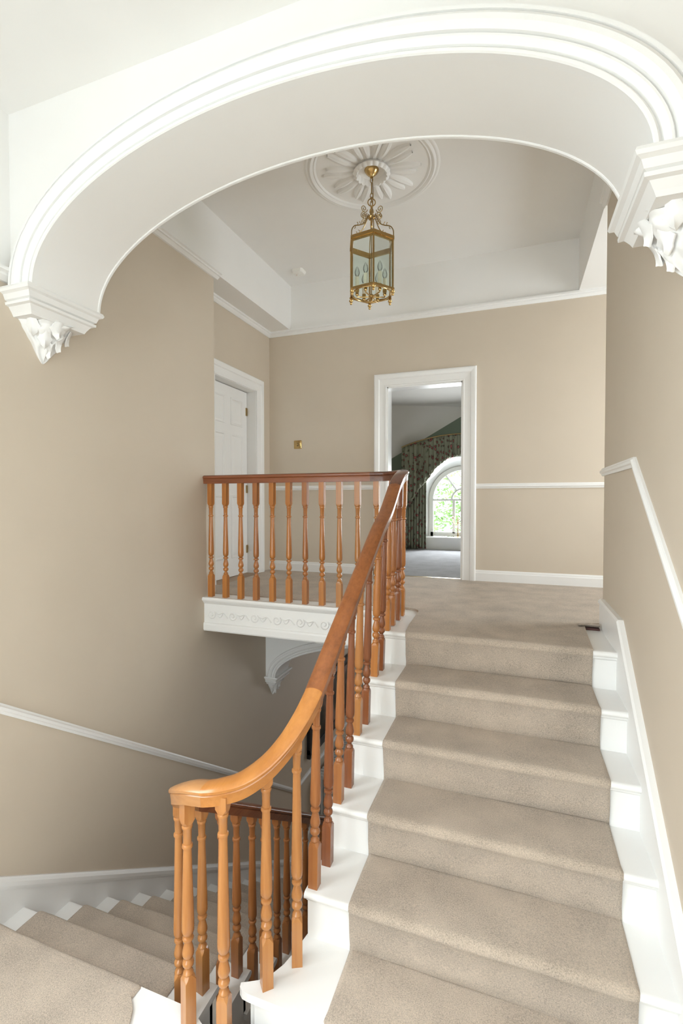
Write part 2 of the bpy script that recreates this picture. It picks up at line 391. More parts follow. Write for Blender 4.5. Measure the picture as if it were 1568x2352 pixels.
moulding('trim_8', [(XR, YER + .02, 1.05), (XR, 2.775, 1.05), (XR, 1.947, .42), (XR, 0.6, -.60)], DR, (-1, 0, 0), 'white dado rail sloping down the right stair wall')
moulding('trim_9', [(XL, .9, .12), (XL, 1.35, .03), (XL, 5.42, -2.82), (XL, 9.2, -2.82)], [(u * 1.1, w * 1.15) for u, w in DR], (1, 0, 0), 'white dado rail sloping down the left stair wall')
moulding('baseboard_back_left', [(XW, YB, .0), (A0, YB, .0)], SK, (0, -1, 0), 'white baseboard behind the balcony balusters', 'baseboard')
moulding('baseboard_back_right', [(A1, YB, .0), (XWR, YB, .0)], SK, (0, -1, 0), 'white baseboard right of the open doorway', 'baseboard')
# right stair skirting
sk = [(YER - .05, .175), (3.02, .175), (1.0, .175 - .783 * 2.02), (1.0, -1.5), (1.6, -1.4), (3.02, -.25), (YER - .05, -.02)]
b = MB().prism(sk, XR - .028, XR, 'X')
b.sweep([(XR, YER - .05, .175), (XR, 3.02, .175), (XR, 1.0, .175 - .783 * 2.02)], [(0, -.012), (.036, -.012), (.036, .004), (.026, .014), (0, .014)], (-1, 0, 0))
struct(b.build('baseboard_right', 'white'), 'white sloping skirting board along the right stair wall', 'baseboard')
# left lower skirting (string)
def ls(y): return -1.185 - .689 * (y - 1.75)
s0 = ls(5.25)
sk = [(1.0, ZL + .24), (1.55, ZL + .20), (1.75, ls(1.75)), (5.25, s0), (9.2, s0), (9.2, ZF), (5.1, ZF), (1.3, ZL - .3), (1.0, ZL - .1)]
b = MB().prism(sk, XL, XL + .022, 'X')
b.sweep([(XL, 1.0, ZL + .24), (XL, 1.55, ZL + .20), (XL, 1.75, ls(1.75)), (XL, 5.25, s0), (XL, 9.2, s0)], [(0, -.055), (.028, -.055), (.034, -.035), (.034, -.010), (.022, .006), (.018, .014), (0, .014)], (1, 0, 0))
struct(b.build('baseboard_left', 'white'), 'white sloping skirting board along the left wall of the lower flight', 'baseboard')

# ------------------------------------------------------------------ arch moulding and corbels
def arch_ring(mb, prof, y0, x=AX, z=AZ, a=AA, bb=AB, n=72):
    """profile (out from intrados, towards viewer) swept round the ellipse"""
    rings = []
    for i in range(n + 1):
        t = PI - PI * i / n
        nx, nz = math.cos(t) / a, math.sin(t) / bb
        l = math.hypot(nx, nz); nx /= l; nz /= l
        px, pz = x + a * math.cos(t), z + bb * math.sin(t)
        rings.append([(px + nx * o, y0 - d, pz + nz * o) for o, d in prof])
    return mb.rings(rings)
ap = [(0, 0), (0, .030), (.004, .036), (.014, .037), (.020, .032), (.020, .022), (.026, .022), (.030, .032), (.048, .046), (.056, .046), (.056, .034), (.062, .034), (.066, .050), (.086, .066), (.104, .068), (.116, .062), (.116, .046), (.122, .046), (.126, .060), (.140, .060), (.148, .048), (.150, .030), (.150, 0)]
struct(arch_ring(MB(), ap, YA0).build('trim_10', 'plaster', None, 25), 'white moulded plaster band around the near face of the wide arch', 'moulding')

struct(arch_ring(MB(), [(-.006, -.002), (-.006, .010), (-.003, .014), (.002, .014), (.002, -.002)], YA1).build('trim_13', 'plaster', None, 25), 'thin white bead along the far edge of the wide arch', 'moulding')
def corbel(name, label, out, yc, hw, xw, ztop, s=1.0, depth=.185, zfol=.30):
    """bracket on a wall face at x = xw, projecting towards out (+1 / -1)"""
    root = empty(name, (xw, yc, ztop - .14 * s)); tag(root, label, 'corbel', 'plaster corbels under the arches')
    L = root.location.copy()
    prof = [(0, .030, .012), (.0, .046, .012), (-.014, .052, .012), (-.026, .046, .012), (-.034, .030, .008), (-.060, .020, .004), (-.066, .006, 0), (-.072, .020, 0), (-.086, .018, 0), (-.090, .0, 0), (-.118, -.018, 0), (-.135, -.026, 0)]
    rings = []
    for z, e, _ in prof:
        e *= s; x1 = depth + e; y = hw + e
        rings.append([(0, -y, ztop + z * s - L.z), (out * x1, -y, ztop + z * s - L.z), (out * x1, y, ztop + z * s - L.z), (0, y, ztop + z * s - L.z)])
    MB().rings(rings).build('cap', 'plaster', root)
    # carved acanthus body: tapering half bulb with lobes
    NU, NV = 44, 40; rings = []
    for i in range(NU + 1):
        u = i / NU
        z = ztop - .125 * s - u * zfol * .62 * s - L.z
        w = (1 - u) ** .8
        ring = []
        for j in range(NV + 1):
            a = PI * j / NV
            lob = 1 + .16 * math.cos(a * 6) * (1 - u) + .10 * math.sin(u * 13 + 2.5 * math.cos(a * 3))
            nz = noise.noise(Vector((math.cos(a) * 3.1 + out, math.sin(a) * 3.1, u * 6)))
            lob += .16 * nz
            rx = depth * .86 * w * lob + .004; ry = hw * .72 * w * (1 + .5 * (lob - 1)) + .003
            ring.append((out * rx * math.sin(a) ** .8, -ry * math.cos(a), z + .012 * s * math.sin(a * 6 + u * 4)))
        rings.append(ring)
    MB().rings(rings, True, True).build('foliage', 'plaster', root, 50)
    # separate curling leaves
    def leaf(a, u0, length, width):
        m = MB(); g = []
        ca, sa = math.cos(a), math.sin(a)
        for i in range(9):
            t = i / 8; wd = width * math.sin(PI * min(1, .12 + .88 * t) ** .75) * (1 + .18 * math.cos(t * 16))
            u = u0 + t * length; w = max(0, (1 - u)) ** .8
            rad = (depth * .90 * sa ** .8 * w, hw * .76 * -ca * w)
            lift = .012 + .03 * t ** 2.5
            cx = out * (rad[0] + lift * sa * s); cy = rad[1] - lift * ca * s
            cz = ztop - .125 * s - u * zfol * .62 * s - L.z
            row = []
            for j in range(5):
                q = (j - 2) / 2
                row.append((cx + out * (-abs(q) * .018 * sa) * s + out * ca * q * wd * s, cy + sa * q * wd * s + abs(q) * .018 * ca * s, cz - .006 * q * q))
            g.append(row)
        n = 5; vs = [p for r in g for p in r]; fs = [(i * n + j, i * n + j + 1, (i + 1) * n + j + 1, (i + 1) * n + j) for i in range(8) for j in range(4)]
        # give the leaf thickness
        k = len(vs); vs2 = [(p[0] - out * .006 * sa, p[1] + .006 * ca, p[2]) for p in vs]
        m.add(vs, fs); m.add(vs2, [f[::-1] for f in fs])
        rim = [j for j in range(n)] + [i * n + n - 1 for i in range(1, 9)] + [8 * n + j for j in range(n - 2, -1, -1)] + [i * n for i in range(7, 0, -1)]
        m.add(vs + vs2, [(rim[q], rim[(q + 1) % len(rim)], k + rim[(q + 1) % len(rim)], k + rim[q]) for q in range(len(rim))])
        m.build('leaf', 'plaster', root, 60)
    for a, u0, ln, wd in ((PI * .16, .02, .42, .034), (PI * .5, .0, .42, .044), (PI * .84, .02, .42, .034), (PI * .33, .28, .42, .034), (PI * .67, .28, .42, .034), (PI * .5, .55, .36, .026)):
        leaf(a, u0, ln, wd)
    return root
corbel('arch_corbel', 'white plaster corbel with carved leaves at the left foot of the wide arch', 1, 2.045, .195, XL, 2.0, 1.0, .165, .34)
corbel('arch_corbel', 'white plaster corbel with carved leaves at the right foot of the wide arch', -1, 2.045, .195, XR, 2.0, 1.0, .165, .34)

# arch under the landing, seen below the balcony
BX, BZ, BA, BB = -1.0, -1.10, 1.475, .46
Y2A, Y2B = 4.69, 5.0
out2 = [(XL, BZ)] + ell(BA, BB, 60, BX, BZ) + [(XR, BZ), (XR, -.30), (XL, -.30)]
struct(MB().prism(out2, Y2A, Y2B, 'Y').build('wall_lower_arch', 'white', None, 30), 'white arch below the upper landing, springing from the left wall', 'wall')
ap2 = [(o * .68, d * .6) for o, d in ap]
struct(arch_ring(MB(), ap2, Y2A, BX, BZ, BA, BB, 60).build('trim_11', 'white', None, 25), 'white moulded band on the arch below the balcony', 'moulding')
corbel('arch_corbel', 'small white leaf corbel of the arch below the balcony', 1, 4.845, .155, XL, -1.095, .75, .12, .36)

# ------------------------------------------------------------------ doorway casings and doors
def casing_prof(s=1): return [(0, 0), (0, .018), (.010, .022), (.018, .022), (.022, .016), (.085, .020), (.095, .030), (.125, .034), (.140, .034), (.150, .026), (.150, 0)]
d1 = struct(empty('door_1', (-.94, YB, 0)), 'open doorway with white moulded casing leading to the bedroom', 'doorway')
def cas(path_pts, axis, wall, sgn, parent, loc, wmul=1):
    """casing mitred round an opening; path_pts = [(a0,z),(a0,zt),(a1,zt),(a1,z)] inner edge"""
    (a0, z0), (_, zt_), (a1, _) = path_pts[0], path_pts[1], path_pts[2]
    secs = [[(a0 - o * wmul, z0, d) for o, d in casing_prof()], [(a0 - o * wmul, zt_ + o * wmul, d) for o, d in casing_prof()], [(a1 + o * wmul, zt_ + o * wmul, d) for o, d in casing_prof()], [(a1 + o * wmul, z0, d) for o, d in casing_prof()]]
    for nm, k in (('casing_jamb', 0), ('casing_head', 1), ('casing_jamb', 2)):
        rr = []
        for sct in (secs[k], secs[k + 1]):
            rr.append([((a, wall + sgn * d, z) if axis == 'Y' else (wall + sgn * d, a, z)) for a, z, d in sct])
        rr = [[tuple(Vector(p) - Vector(loc)) for p in r] for r in rr]
        MB().rings(rr).build(nm, 'white', parent)
cas([(D0, 0), (D0, DT), (D1, DT)], 'Y', YB, -1, d1, d1.location, .97)
for x0, x1, z0, z1 in ((D0 - .01, D0 + .012, 0, DT), (D1 - .012, D1 + .01, 0, DT), (D0, D1, DT - .012, DT + .01)):
    MB().box(x0 + .94, x1 + .94, -.002, .16, z0, z1).build('lining', 'white', d1)
MB().box(D0 + .94, D1 + .94, .03, .07, .0, .014).build('threshold_strip', 'brass_old', d1)
d2 = struct(empty('door_2', (XW, 4.5, 0)), 'closed white panelled door in the left recess of the landing', 'door')
cas([(JD0, 0), (JD0, 2.13), (JD1, 2.13)], 'X', XW, 1, d2, d2.location, .97)
for y0, y1, z0, z1 in ((JD1 - .005, JD1 + .012, 0, 2.135), (JD0 - .012, JD0 + .005, 0, 2.135), (JD0, JD1, 2.125, 2.145)):
    MB().box(-.16, .002, y0 - 4.5, y1 - 4.5, z0, z1).build('lining', 'white', d2)
DX = -.115
leafd = MB().box(DX - .035, DX, JD0 + .006 - 4.5, JD1 - .008 - 4.5, .016, 2.118).build('leaf', 'white', d2)
def dpanel(y0, y1, z0, z1):
    m = MB(); rings = []
    for e, h in ((0, .0005), (.006, .010), (.016, .011), (.024, .003), (.030, .003), (.055, .009)):
        rings.append([(DX + h, y0 + e, z0 + e), (DX + h, y1 - e, z0 + e), (DX + h, y1 - e, z1 - e), (DX + h, y0 + e, z1 - e)])
    m.rings(rings).build('panel', 'white', leafd)
w = (JD1 - JD0)
for c in (0, 1):
    ya = JD0 - 4.5 + .11 + c * (w / 2 - .05); yb_ = ya + w / 2 - .17
    for z0, z1 in ((.22, .92), (1.08, 1.60), (1.70, 2.00)): dpanel(ya, yb_, z0, z1)
for z in (.25, .95, 1.85): MB().box(DX - .004, DX + .008, JD1 - 4.5 - .035, JD1 - 4.5 + .0, z, z + .09).build('hinge', 'brass_old', d2)
MB().box(-.16, .06, JD0 - 4.5, JD1 - 4.5, .0, .013).build('threshold_strip', 'threshold', d2)

# ------------------------------------------------------------------ balcony fascia with running scrolls
FY = 3.575
fa = struct(empty('trim_12', (XL, FY, -.3)), 'white balcony fascia with raised wave scrolls below the balusters', 'fascia')
fp = [(0, .300), (-.002, .294), (.030, .294), (.034, .285), (.030, .272), (.022, .268), (.014, .255), (.004, .245), (.0, .240), (.0, .075), (.010, .070), (.014, .055), (.014, .012), (.008, .0), (-.03, .0), (-.03, .300)]
MB().prism([(-d, z) for d, z in fp], 0, EX0 - XL, 'X').build('board', 'white', fa)
MB().box(0, EX0 - XL, -.028, .14, .288, .302).build('ledge', 'white', fa)
sc_m = None
for k in range(8):
    x0 = .03 + k * .215
    if sc_m is None:
        pts = []
        for i in range(40):       # spiral
            t = i / 39; a = lerp(-.5 * PI, 2.2 * PI, t); r = lerp(.010, .042, t)
            pts.append((.05 + r * math.cos(a), 0, .150 + r * math.sin(a)))
        p0 = Vector(pts[-1])
        for i in range(1, 22):
            t = i / 21; pts.append((lerp(p0.x, .215, t), 0, lerp(p0.z, .125, t) + .030 * math.sin(PI * t) * (1 - t) - .022 * math.sin(2 * PI * t)))
        m = MB().tube(pts, .0062, 6)
        q = []
        for i in range(14):
            t = i / 13; q.append((.11 + .055 * t, 0, .152 - .030 * math.sin(PI * t) + .012 * t))
        m.tube(q, .005, 6)
        o = m.build('scroll', 'white', fa, 60); sc_m = o.data; o.location = (x0, 0, 0)
    else: share('scroll', sc_m, fa, loc=(x0, 0, 0))

# ------------------------------------------------------------------ staircases
def nosed(y0, y1, z, th=.034, sgn=-1):
    """tread section with a half-round nosing at y0 (sgn = direction the nosing faces)"""
    pts = [(y1, z), (y0 - sgn * th / 2, z)]
    for i in range(1, 7):
        a = PI / 2 + PI * i / 7
        pts.append((y0 - sgn * th / 2 + sgn * (-math.cos(a)) * th / 2, z - th / 2 + math.sin(a) * th / 2))
    pts += [(y0 - sgn * th / 2, z - th), (y1, z - th)]
    return pts
st = tag(empty('staircase', (-.15, 1.6, ZL)), 'white painted upper flight of steps climbing to the landing', 'staircase')
def P(o): o.location = tuple(-x for x in o.parent.location); return o    # geometry given in world coordinates
for i in range(0, 5):
    P(MB().prism(nosed(yn(i), yn(i - 1) + .045 if i else yn(0) + .05, zt(i)), EX0, XR - .02, 'X').build('tread', 'white', st, 40))
# curtail tread with a curved end round the well
nose = [(XR - .02, yn(5))] + [(-.98, yn(5)), (-1.005, yn(5) + .003), (-1.022, yn(5) + .015), (-1.026, yn(5) + .030)] + [(-.998, 1.652), (-.962, 1.672), (-.925, 1.712), (-.898, 1.765), (-.880, 1.83), (EX0, 1.93), (XR - .02, 1.93)]
P(MB().prism(nose, zt(5) - .034, zt(5), 'Z').build('tread', 'white', st))
for i in range(0, 6):
    yr = yn(i) + .030
    zb = zt(i + 1) if i < 5 else ZL
    P(MB().box(EX0 + .006 if i < 5 else -.965, XR - .02, yr, yr + .02, zb - .03, zt(i) - .030).build('riser', 'white', st))
    P(MB().prism([(yr, zt(i) - .034), (yr - .014, zt(i) - .034), (yr - .012, zt(i) - .044), (yr - .004, zt(i) - .052), (yr, zt(i) - .054)], EX0 + .006 if i < 5 else -.965, XR - .02, 'X').build('scotia', 'white', st))
# open string on the well side, and sloping soffit
so = [(yn(0) + .05, -.03), (yn(0) + .05, -.33)] + [(1.66, zt(5) - .32), (1.66, zt(5) - .03)]
for i in range(5, 0, -1):
    so += [(yn(i - 1) + .036, zt(i) - .03), (yn(i - 1) + .036, zt(i - 1) - .03)]
P(MB().prism(so, EX0 + .02, EX0 + .045, 'X').build('string', 'white', st))
P(MB().prism([(yn(0) + .05, -.30), (yn(0) + .05, -.33), (1.60, ZL - .32), (1.60, ZL - .28)], EX0 + .03, XR - .03, 'X').build('soffit', 'white', st))
# curved face under the curtail tread
cf = [(-.985, yn(5) + .035), (-.965, 1.675), (-.925, 1.735), (-.895, 1.80), (EX0 + .02, 1.92)]
P(MB().rings([[(x, y, ZL - .30), (x + .02, y + .012, ZL - .30), (x + .02, y + .012, zt(5) - .03), (x, y, zt(5) - .03)] for x, y in cf]).build('curved_string', 'white', st, 40))

ls_ = tag(empty('staircase', (-1.95, 1.6, ZF)), 'white painted lower flight of steps descending along the left wall', 'staircase')
LX1 = -1.295
for k in range(1, 13):
    P(MB().prism(nosed(yl(k), yl(k - 1) - .05, zl(k), .034, 1), XL + .02, LX1, 'X').build('tread', 'white', ls_, 40))
for k in range(0, 13):
    yr = yl(k) - .03
    P(MB().box(XL + .02, LX1 - .02, yr - .02, yr, zl(k + 1), zl(k) - .03).build('riser', 'white', ls_))
so = []
for k in range(0, 13):
    so += [(yl(k) - .03, zl(k) - .03), (yl(k) - .03, zl(k + 1) - .03)]
so = [(1.56, ZL - .05)] + so + [(yl(12), ZF), (yl(11) - .2, ZF), (1.56, ZL - .42)]
P(MB().prism(so, LX1 - .045, LX1 - .02, 'X').build('string', 'white', ls_))

# carpet runners
def runner(path, x0, x1, label, th=.012):
    """path (y,z) of the surface below; outer offset given by th"""
    V = [Vector((p[0], p[1])) for p in path]; offs = []
    for i, p in enumerate(V):
        a = V[max(i - 1, 0)]; c = V[min(i + 1, len(V) - 1)]; t = (c - a).normalized(); n = Vector((-t.y, t.x))
        offs.append(p + n * th)
    return offs
def step_runner(name, label, nos, x0, x1, first, last, sg):
    """nos = list of (y_nosing, z_tread); sg=-1 nosing faces -Y"""
    pts = [first]
    for k, (y, z) in enumerate(nos):
        r = .016
        pts.append((y - sg * .05, z + .012))
        for i in range(0, 7):
            a = lerp(0, PI * .86, i / 6)
            pts.append((y - sg * r + sg * math.sin(a) * (r + .010), z - r + math.cos(a) * (r + .012)))
        z2 = nos[k + 1][1] if k + 1 < len(nos) else last
        pts.append((y - sg * .012, z2 + .07)); pts.append((y - sg * .018, z2 + .022)); pts.append((y - sg * .026, z2 + .014))
    pts.append((nos[-1][0] + sg * .12, last + .012))
    # subdivide for soft edges
    X = [x0, x0 + .006, x0 + .02] + [lerp(x0 + .02, x1 - .02, i / 24) for i in range(1, 24)] + [x1 - .02, x1 - .006, x1]
    dz = [.010, .004, 0] + [0] * 23 + [0, .004, .010]
    vs = []; fs = []
    n = len(X)
    for q, (y, z) in enumerate(pts):
        a = pts[max(q - 1, 0)]; c = pts[min(q + 1, len(pts) - 1)]
        t = Vector((c[0] - a[0], c[1] - a[1])).normalized(); nn = Vector((-t.y, t.x)) * (1 if sg > 0 else -1)
        for j, x in enumerate(X):
            wob = .0025 * noise.noise(Vector((x * 7, y * 9, z * 9))) + .004 * noise.noise(Vector((x * 2.3, y * 3, z * 3)))
            edge = .004 * noise.noise(Vector((y * 14, z * 14, x))) if j in (0, 1, 2, n - 1, n - 2, n - 3) else 0
            vs.append((x + edge, y + nn.x * (wob - dz[j]), z + nn.y * (wob - dz[j])))
    for q in range(len(pts) - 1):
        for j in range(n - 1): fs.append((q * n + j, q * n + j + 1, (q + 1) * n + j + 1, (q + 1) * n + j))
    m = MB().add(vs, fs)
    o = m.build(name, 'carpet', None, 80)
    return tag(o, label, 'carpet')
step_runner('stair_runner', 'beige carpet runner on the upper flight of white steps', [(yn(i), zt(i)) for i in range(6)], -.656, .425, (yn(0) + .08, zt(0) + .012), ZL, -1)
step_runner('stair_runner', 'beige carpet runner on the lower flight along the left wall', [(yl(k), zl(k)) for k in range(13)], -2.47, -1.486, (yl(0) - .10, ZL + .013), ZF, 1)
# lifted carpet corner at the right of the top step
m = MB(); g = []
for i in range(9):
    t = i / 8
    for j in range(5):
        q = j / 4
        g.append((lerp(.405, .535, t), 3.52 + .012 * math.sin(t * 5) + q * .07, .016 + (1 - q) ** 2 * (.016 + .012 * t)))
m.add(g, [(i * 5 + j, i * 5 + j + 1, (i + 1) * 5 + j + 1, (i + 1) * 5 + j) for i in range(8) for j in range(4)])
m.add([(p[0], p[1] + .003, p[2] - .009) for p in g], [(i * 5 + j, (i + 1) * 5 + j, (i + 1) * 5 + j + 1, i * 5 + j + 1) for i in range(8) for j in range(4)])
m.add([g[i * 5] for i in range(9)] + [(g[i * 5][0], g[i * 5][1] + .003, g[i * 5][2] - .009) for i in range(9)], [(i, i + 1, 10 + i, 9 + i) for i in range(8)])
cfp = tag(empty('carpet_flap', (.47, 3.55, 0)), 'frayed lifted carpet edge beside the right skirting at the top step', 'carpet')
o = m.build('carpet_edge', 'carpet', cfp, 60); P(o)
P(MB().prism([(.41, 3.535), (.43, 3.528), (.49, 3.53), (.535, 3.525), (.535, 3.58), (.41, 3.58)], -.005, .006, 'Z').build('underlay', 'gap', cfp))

# ------------------------------------------------------------------ balustrade
bal = tag(empty('balustrade', (-1.08, 2.2, 0)), 'turned wooden balustrade with moulded handrail following the stairs and balcony', 'balustrade')
def zmain(y): return .783 * y - 1.465          # top of rail above the upper flight
def xrail(y): return -.765 - .058 * (2.9 - y)
def spline(pts, n=10):
    """Catmull-Rom through points"""
    V = [Vector(p) for p in pts]; o = []
    for i in range(len(V) - 1):
        p0 = V[max(i - 1, 0)]; p1 = V[i]; p2 = V[i + 1]; p3 = V[min(i + 2, len(V) - 1)]
        for k in range(n):
            t = k / n
            o.append(.5 * ((2 * p1) + (-p0 + p2) * t + (2 * p0 - 5 * p1 + 4 * p2 - p3) * t * t + (-p0 + 3 * p1 - 3 * p2 + p3) * t ** 3))
    o.append(V[-1]); return o
RP = [(-.033, -.074), (.033, -.074), (.034, -.050), (.037, -.034), (.034, -.030), (.042, -.024), (.043, -.014), (.036, -.005), (.020, .0), (0, .0025), (-.020, .0), (-.036, -.005), (-.043, -.014), (-.042, -.024), (-.034, -.030), (-.037, -.034), (-.034, -.050)]
BY = 3.605; ZR = 1.082
segs = []
def rail(path, mat): segs.append(([Vector(p) for p in path], mat))
balc = [(XL + .0, BY, ZR), (-2.0, BY, ZR), (-1.5, BY, ZR), (-1.06, BY, ZR)]
rail(spline(balc, 12), 'rail_red')
corner = [(-1.06, BY, ZR), (-1.0, BY, ZR), (-.93, BY - .008, ZR), (-.85, BY - .04, ZR + .003), (-.79, BY - .10, ZR + .004), (-.766, BY - .18, ZR - .002), (-.765, 3.33, 1.056), (-.765, 3.25, 1.024), (-.765, 3.16, .970)]
crest = spline(corner, 6)
rail(crest, 'rail_dark')
sl = [(-.765, 3.16, .970), (-.765, 3.06, .893), (-.765, 2.93, .800)] + [(xrail(y), y, zmain(y)) for y in (2.75, 2.5, 2.3, 2.1, 1.91)]
slp = spline(sl, 5); rail(slp, 'rail_mid')
wr = [(xrail(1.91), 1.91, zmain(1.91)), (-.838, 1.83, -.035), (-.868, 1.74, -.105), (-.915, 1.655, -.165), (-.975, 1.575, -.200), (-1.045, 1.527, -.214), (-1.10, 1.515, -.225)]
wrp = spline(wr, 8); rail(wrp, 'rail_light')
cap = [(-1.10, 1.515, -.225), (-1.17, 1.524, -.240), (-1.24, 1.553, -.275), (-1.295, 1.605, -.325), (-1.335, 1.68, -.40), (-1.35, 1.76, -.462)]
capp = spline(cap, 6); rail(capp, 'rail_cap')
def zlow(y): return ZL - .689 * (y - 1.59) + .885
lw = [(-1.35, 1.76, -.462), (-1.352, 1.86, -.53)] + [(-1.352, y, zlow(y)) for y in (2.0, 2.5, 3.2, 4.0, 5.0)]
lwp = spline(lw, 4); rail(lwp, 'rail_low')
allrail = spline(balc, 12) + crest + slp + wrp + capp + lwp

# all lengths share section frames so that they meet flush at their joints
full = []; cuts = []
for pts_, mt_ in segs:
    st_ = max(len(full) - 1, 0)
    full += pts_ if not full else pts_[1:]
    cuts.append((st_, len(full) - 1, mt_))
rr_ = []
for i, p in enumerate(full):
    t_ = full[min(i + 1, len(full) - 1)] - full[max(i - 1, 0)]; t_.z = 0; t_.normalize()
    rr_.append([p + Vector((t_.y, -t_.x, 0)) * u + Vector((0, 0, w_)) for u, w_ in RP])
for a_, b_, mt_ in cuts: P(MB().rings(rr_[a_:b_ + 1]).build('handrail', mt_, bal, 35))

def bal_mesh(name, long, H):
    """turned baluster: square foot, vase, tapered shaft, square head; H = total height"""
    h = .0222
    m = MB()
    def sq(z, a): return [(-a, -a, z), (a, -a, z), (a, a, z), (-a, a, z)]
    def octo(z, a, c):
        return [(-a + c, -a, z), (a - c, -a, z), (a, -a + c, z), (a, a - c, z), (a - c, a, z), (-a + c, a, z), (-a, a - c, z), (-a, -a + c, z)]
    c0 = .0008
    m.rings([octo(0, h, c0), octo(.185, h, c0), octo(.199, h * .97, .010), octo(.207, h * .80, .012), octo(.208, h * .5, .008)])
    R1 = .722 if not long else .822; Cc = .806 if not long else .902
    pr = [(.008, .204), (.0165, .206), (.0205, .211), (.0185, .218), (.0125, .224), (.0115, .231), (.0155, .236), (.0215, .244), (.0225, .252), (.0205, .261), (.0140, .267), (.0135, .270), (.0185, .275), (.0230, .288), (.0225, .300), (.0185, .318), (.0135, .336), (.0125, .341), (.0205, .345), (.0222, .351), (.0205, .357), (.0130, .361), (.0125, .363), (.0205, .370), (.0238, .382), (.0243, .40), (.0232, .45), (.0160, R1 - .012), (.0155, R1 - .009), (.0200, R1 - .006), (.0215, R1), (.0200, R1 + .006), (.0155, R1 + .009), (.0160, R1 + .013), (.0172, Cc - .016), (.0205, Cc - .011), (.0215, Cc - .004), (.0195, Cc + .002), (.008, Cc + .003)]
    m.lathe(pr, (0, 0, 0), 16)
    hb = max(H, Cc + .03)
    m.rings([octo(Cc, h * .5, .008), octo(Cc + .001, h * .80, .012), octo(Cc + .009, h * .97, .010), octo(min(Cc + .024, hb - .003), h, c0), octo(hb, h, c0)])
    o = m.build(name, 'w_orange', None, 38); me = o.data; bpy.data.objects.remove(o)
    me.materials.clear(); return me
def baluster(x, y, z, long, tone, topx=None, topy=None, ang=0, H=None):
    pts_ = [p for p in allrail if z + .5 < p.z < z + 1.3]      # the rail of this flight only
    # interpolate rail height at the nearest two path points
    near = sorted(pts_, key=lambda p: (p.x - x) ** 2 + (p.y - y) ** 2)[:2]
    d = [math.hypot(p.x - x, p.y - y) + 1e-6 for p in near]
    zr = (near[0].z * d[1] + near[1].z * d[0]) / (d[0] + d[1])
    if H is None: H = zr - .045 - z
    me = bal_mesh('baluster', long, H); me.materials.append(M[tone])
    o = share('baluster', me, bal, loc=(x + 1.08, y - 2.2, z))
    tx = (topx if topx is not None else x) - x
    o.rotation_euler = (0, math.atan2(tx, H), ang)
    return o
tones = ['w_orange', 'w_orange', 'w_orange', 'w_mid', 'w_orange', 'w_orange', 'w_mid', 'w_orange', 'w_light', 'w_light', 'w_light', 'w_orange']
for k, x in enumerate([-2.545, -2.393, -2.240, -2.088, -1.93, -1.775, -1.625, -1.475, -1.325, -1.17, -1.015, -.885]):
    baluster(x, BY if x < -1 else BY - .025, .002, False, tones[k])
for (y, tn) in ((3.475, 'w_orange'), (3.345, 'w_red'), (3.185, 'w_mid'), (3.045, 'w_orange')):
    baluster(-.787, y, .003, False, tn, -.768)
def xf(y): return -.792 - .046 * (3.0 - y) / 1.2
for i, y, lg, tn in ((1, 2.915, True, 'w_red'), (1, 2.800, False, 'w_orange'), (2, 2.632, True, 'w_red'), (2, 2.492, False, 'w_light'), (3, 2.363, True, 'w_red'), (3, 2.221, False, 'w_mid'), (4, 2.085, True, 'w_red'), (4, 1.940, False, 'w_mid')):
    baluster(xf(y), y, zt(i), lg, tn, xrail(y))
baluster(-.848, 1.79, zt(5), True, 'w_light', -.848, ang=.45)
baluster(-.922, 1.662, zt(5), False, 'w_light', ang=.75)
baluster(-1.028, 1.521, ZL, True, 'w_light', ang=.15)
baluster(-1.205, 1.538, ZL, False, 'w_light', ang=-.45)
for k in range(1, 12):
    for dy, lg in ((.185, True), (.052, False)):
        y = yl(k) - dy
        tn = ('w_light' if k < 2 else 'w_mid' if (k * 2 + lg) % 3 else 'w_orange') if k < 3 else 'w_mid'
        baluster(-1.352 if k > 1 else (-1.375 if lg else -1.352), y, zl(k), lg, tn, ang=(-.9 if k == 1 and lg else -.2 if k == 1 else 0))

# ------------------------------------------------------------------ ceiling rose
RX, RY = -1.065, 3.625
rose = tag(empty('ceiling_rose', (RX, RY, ZC)), 'white plaster ceiling rose with radiating leaves and moulded ring', 'ceiling rose')
MB().lathe([(.435, .0), (.440, -.006), (.450, -.010), (.458, -.006), (.470, -.014), (.480, -.018), (.490, -.014), (.496, -.006), (.506, -.010), (.516, -.008), (.524, 0)], (0, 0, 0), 96, False).build('ring_moulding', 'plaster', rose, 40)
MB().lathe([(.02, 0), (.07, -.004), (.10, -.010), (.118, -.008), (.125, 0)], (0, 0, 0), 64, False).build('boss', 'plaster', rose, 50)
cup = []
for z, r in ((0, .112), (-.012, .134), (-.026, .139), (-.040, .128), (-.046, .114), (-.036, .104), (-.01, .098), (0, .096)):
    cup.append([((r + (.008 * abs(math.cos(9 * a)) if z < -.02 else .004 * abs(math.cos(9 * a)))) * math.cos(a), (r + (.008 * abs(math.cos(9 * a)) if z < -.02 else 0)) * math.sin(a), z - (.006 * abs(math.cos(9 * a)) if z < -.02 else 0)) for a in [2 * PI * i / 108 for i in range(108)]])
MB().rings(cup, True, False).build('scalloped_cup', 'plaster', rose, 60)
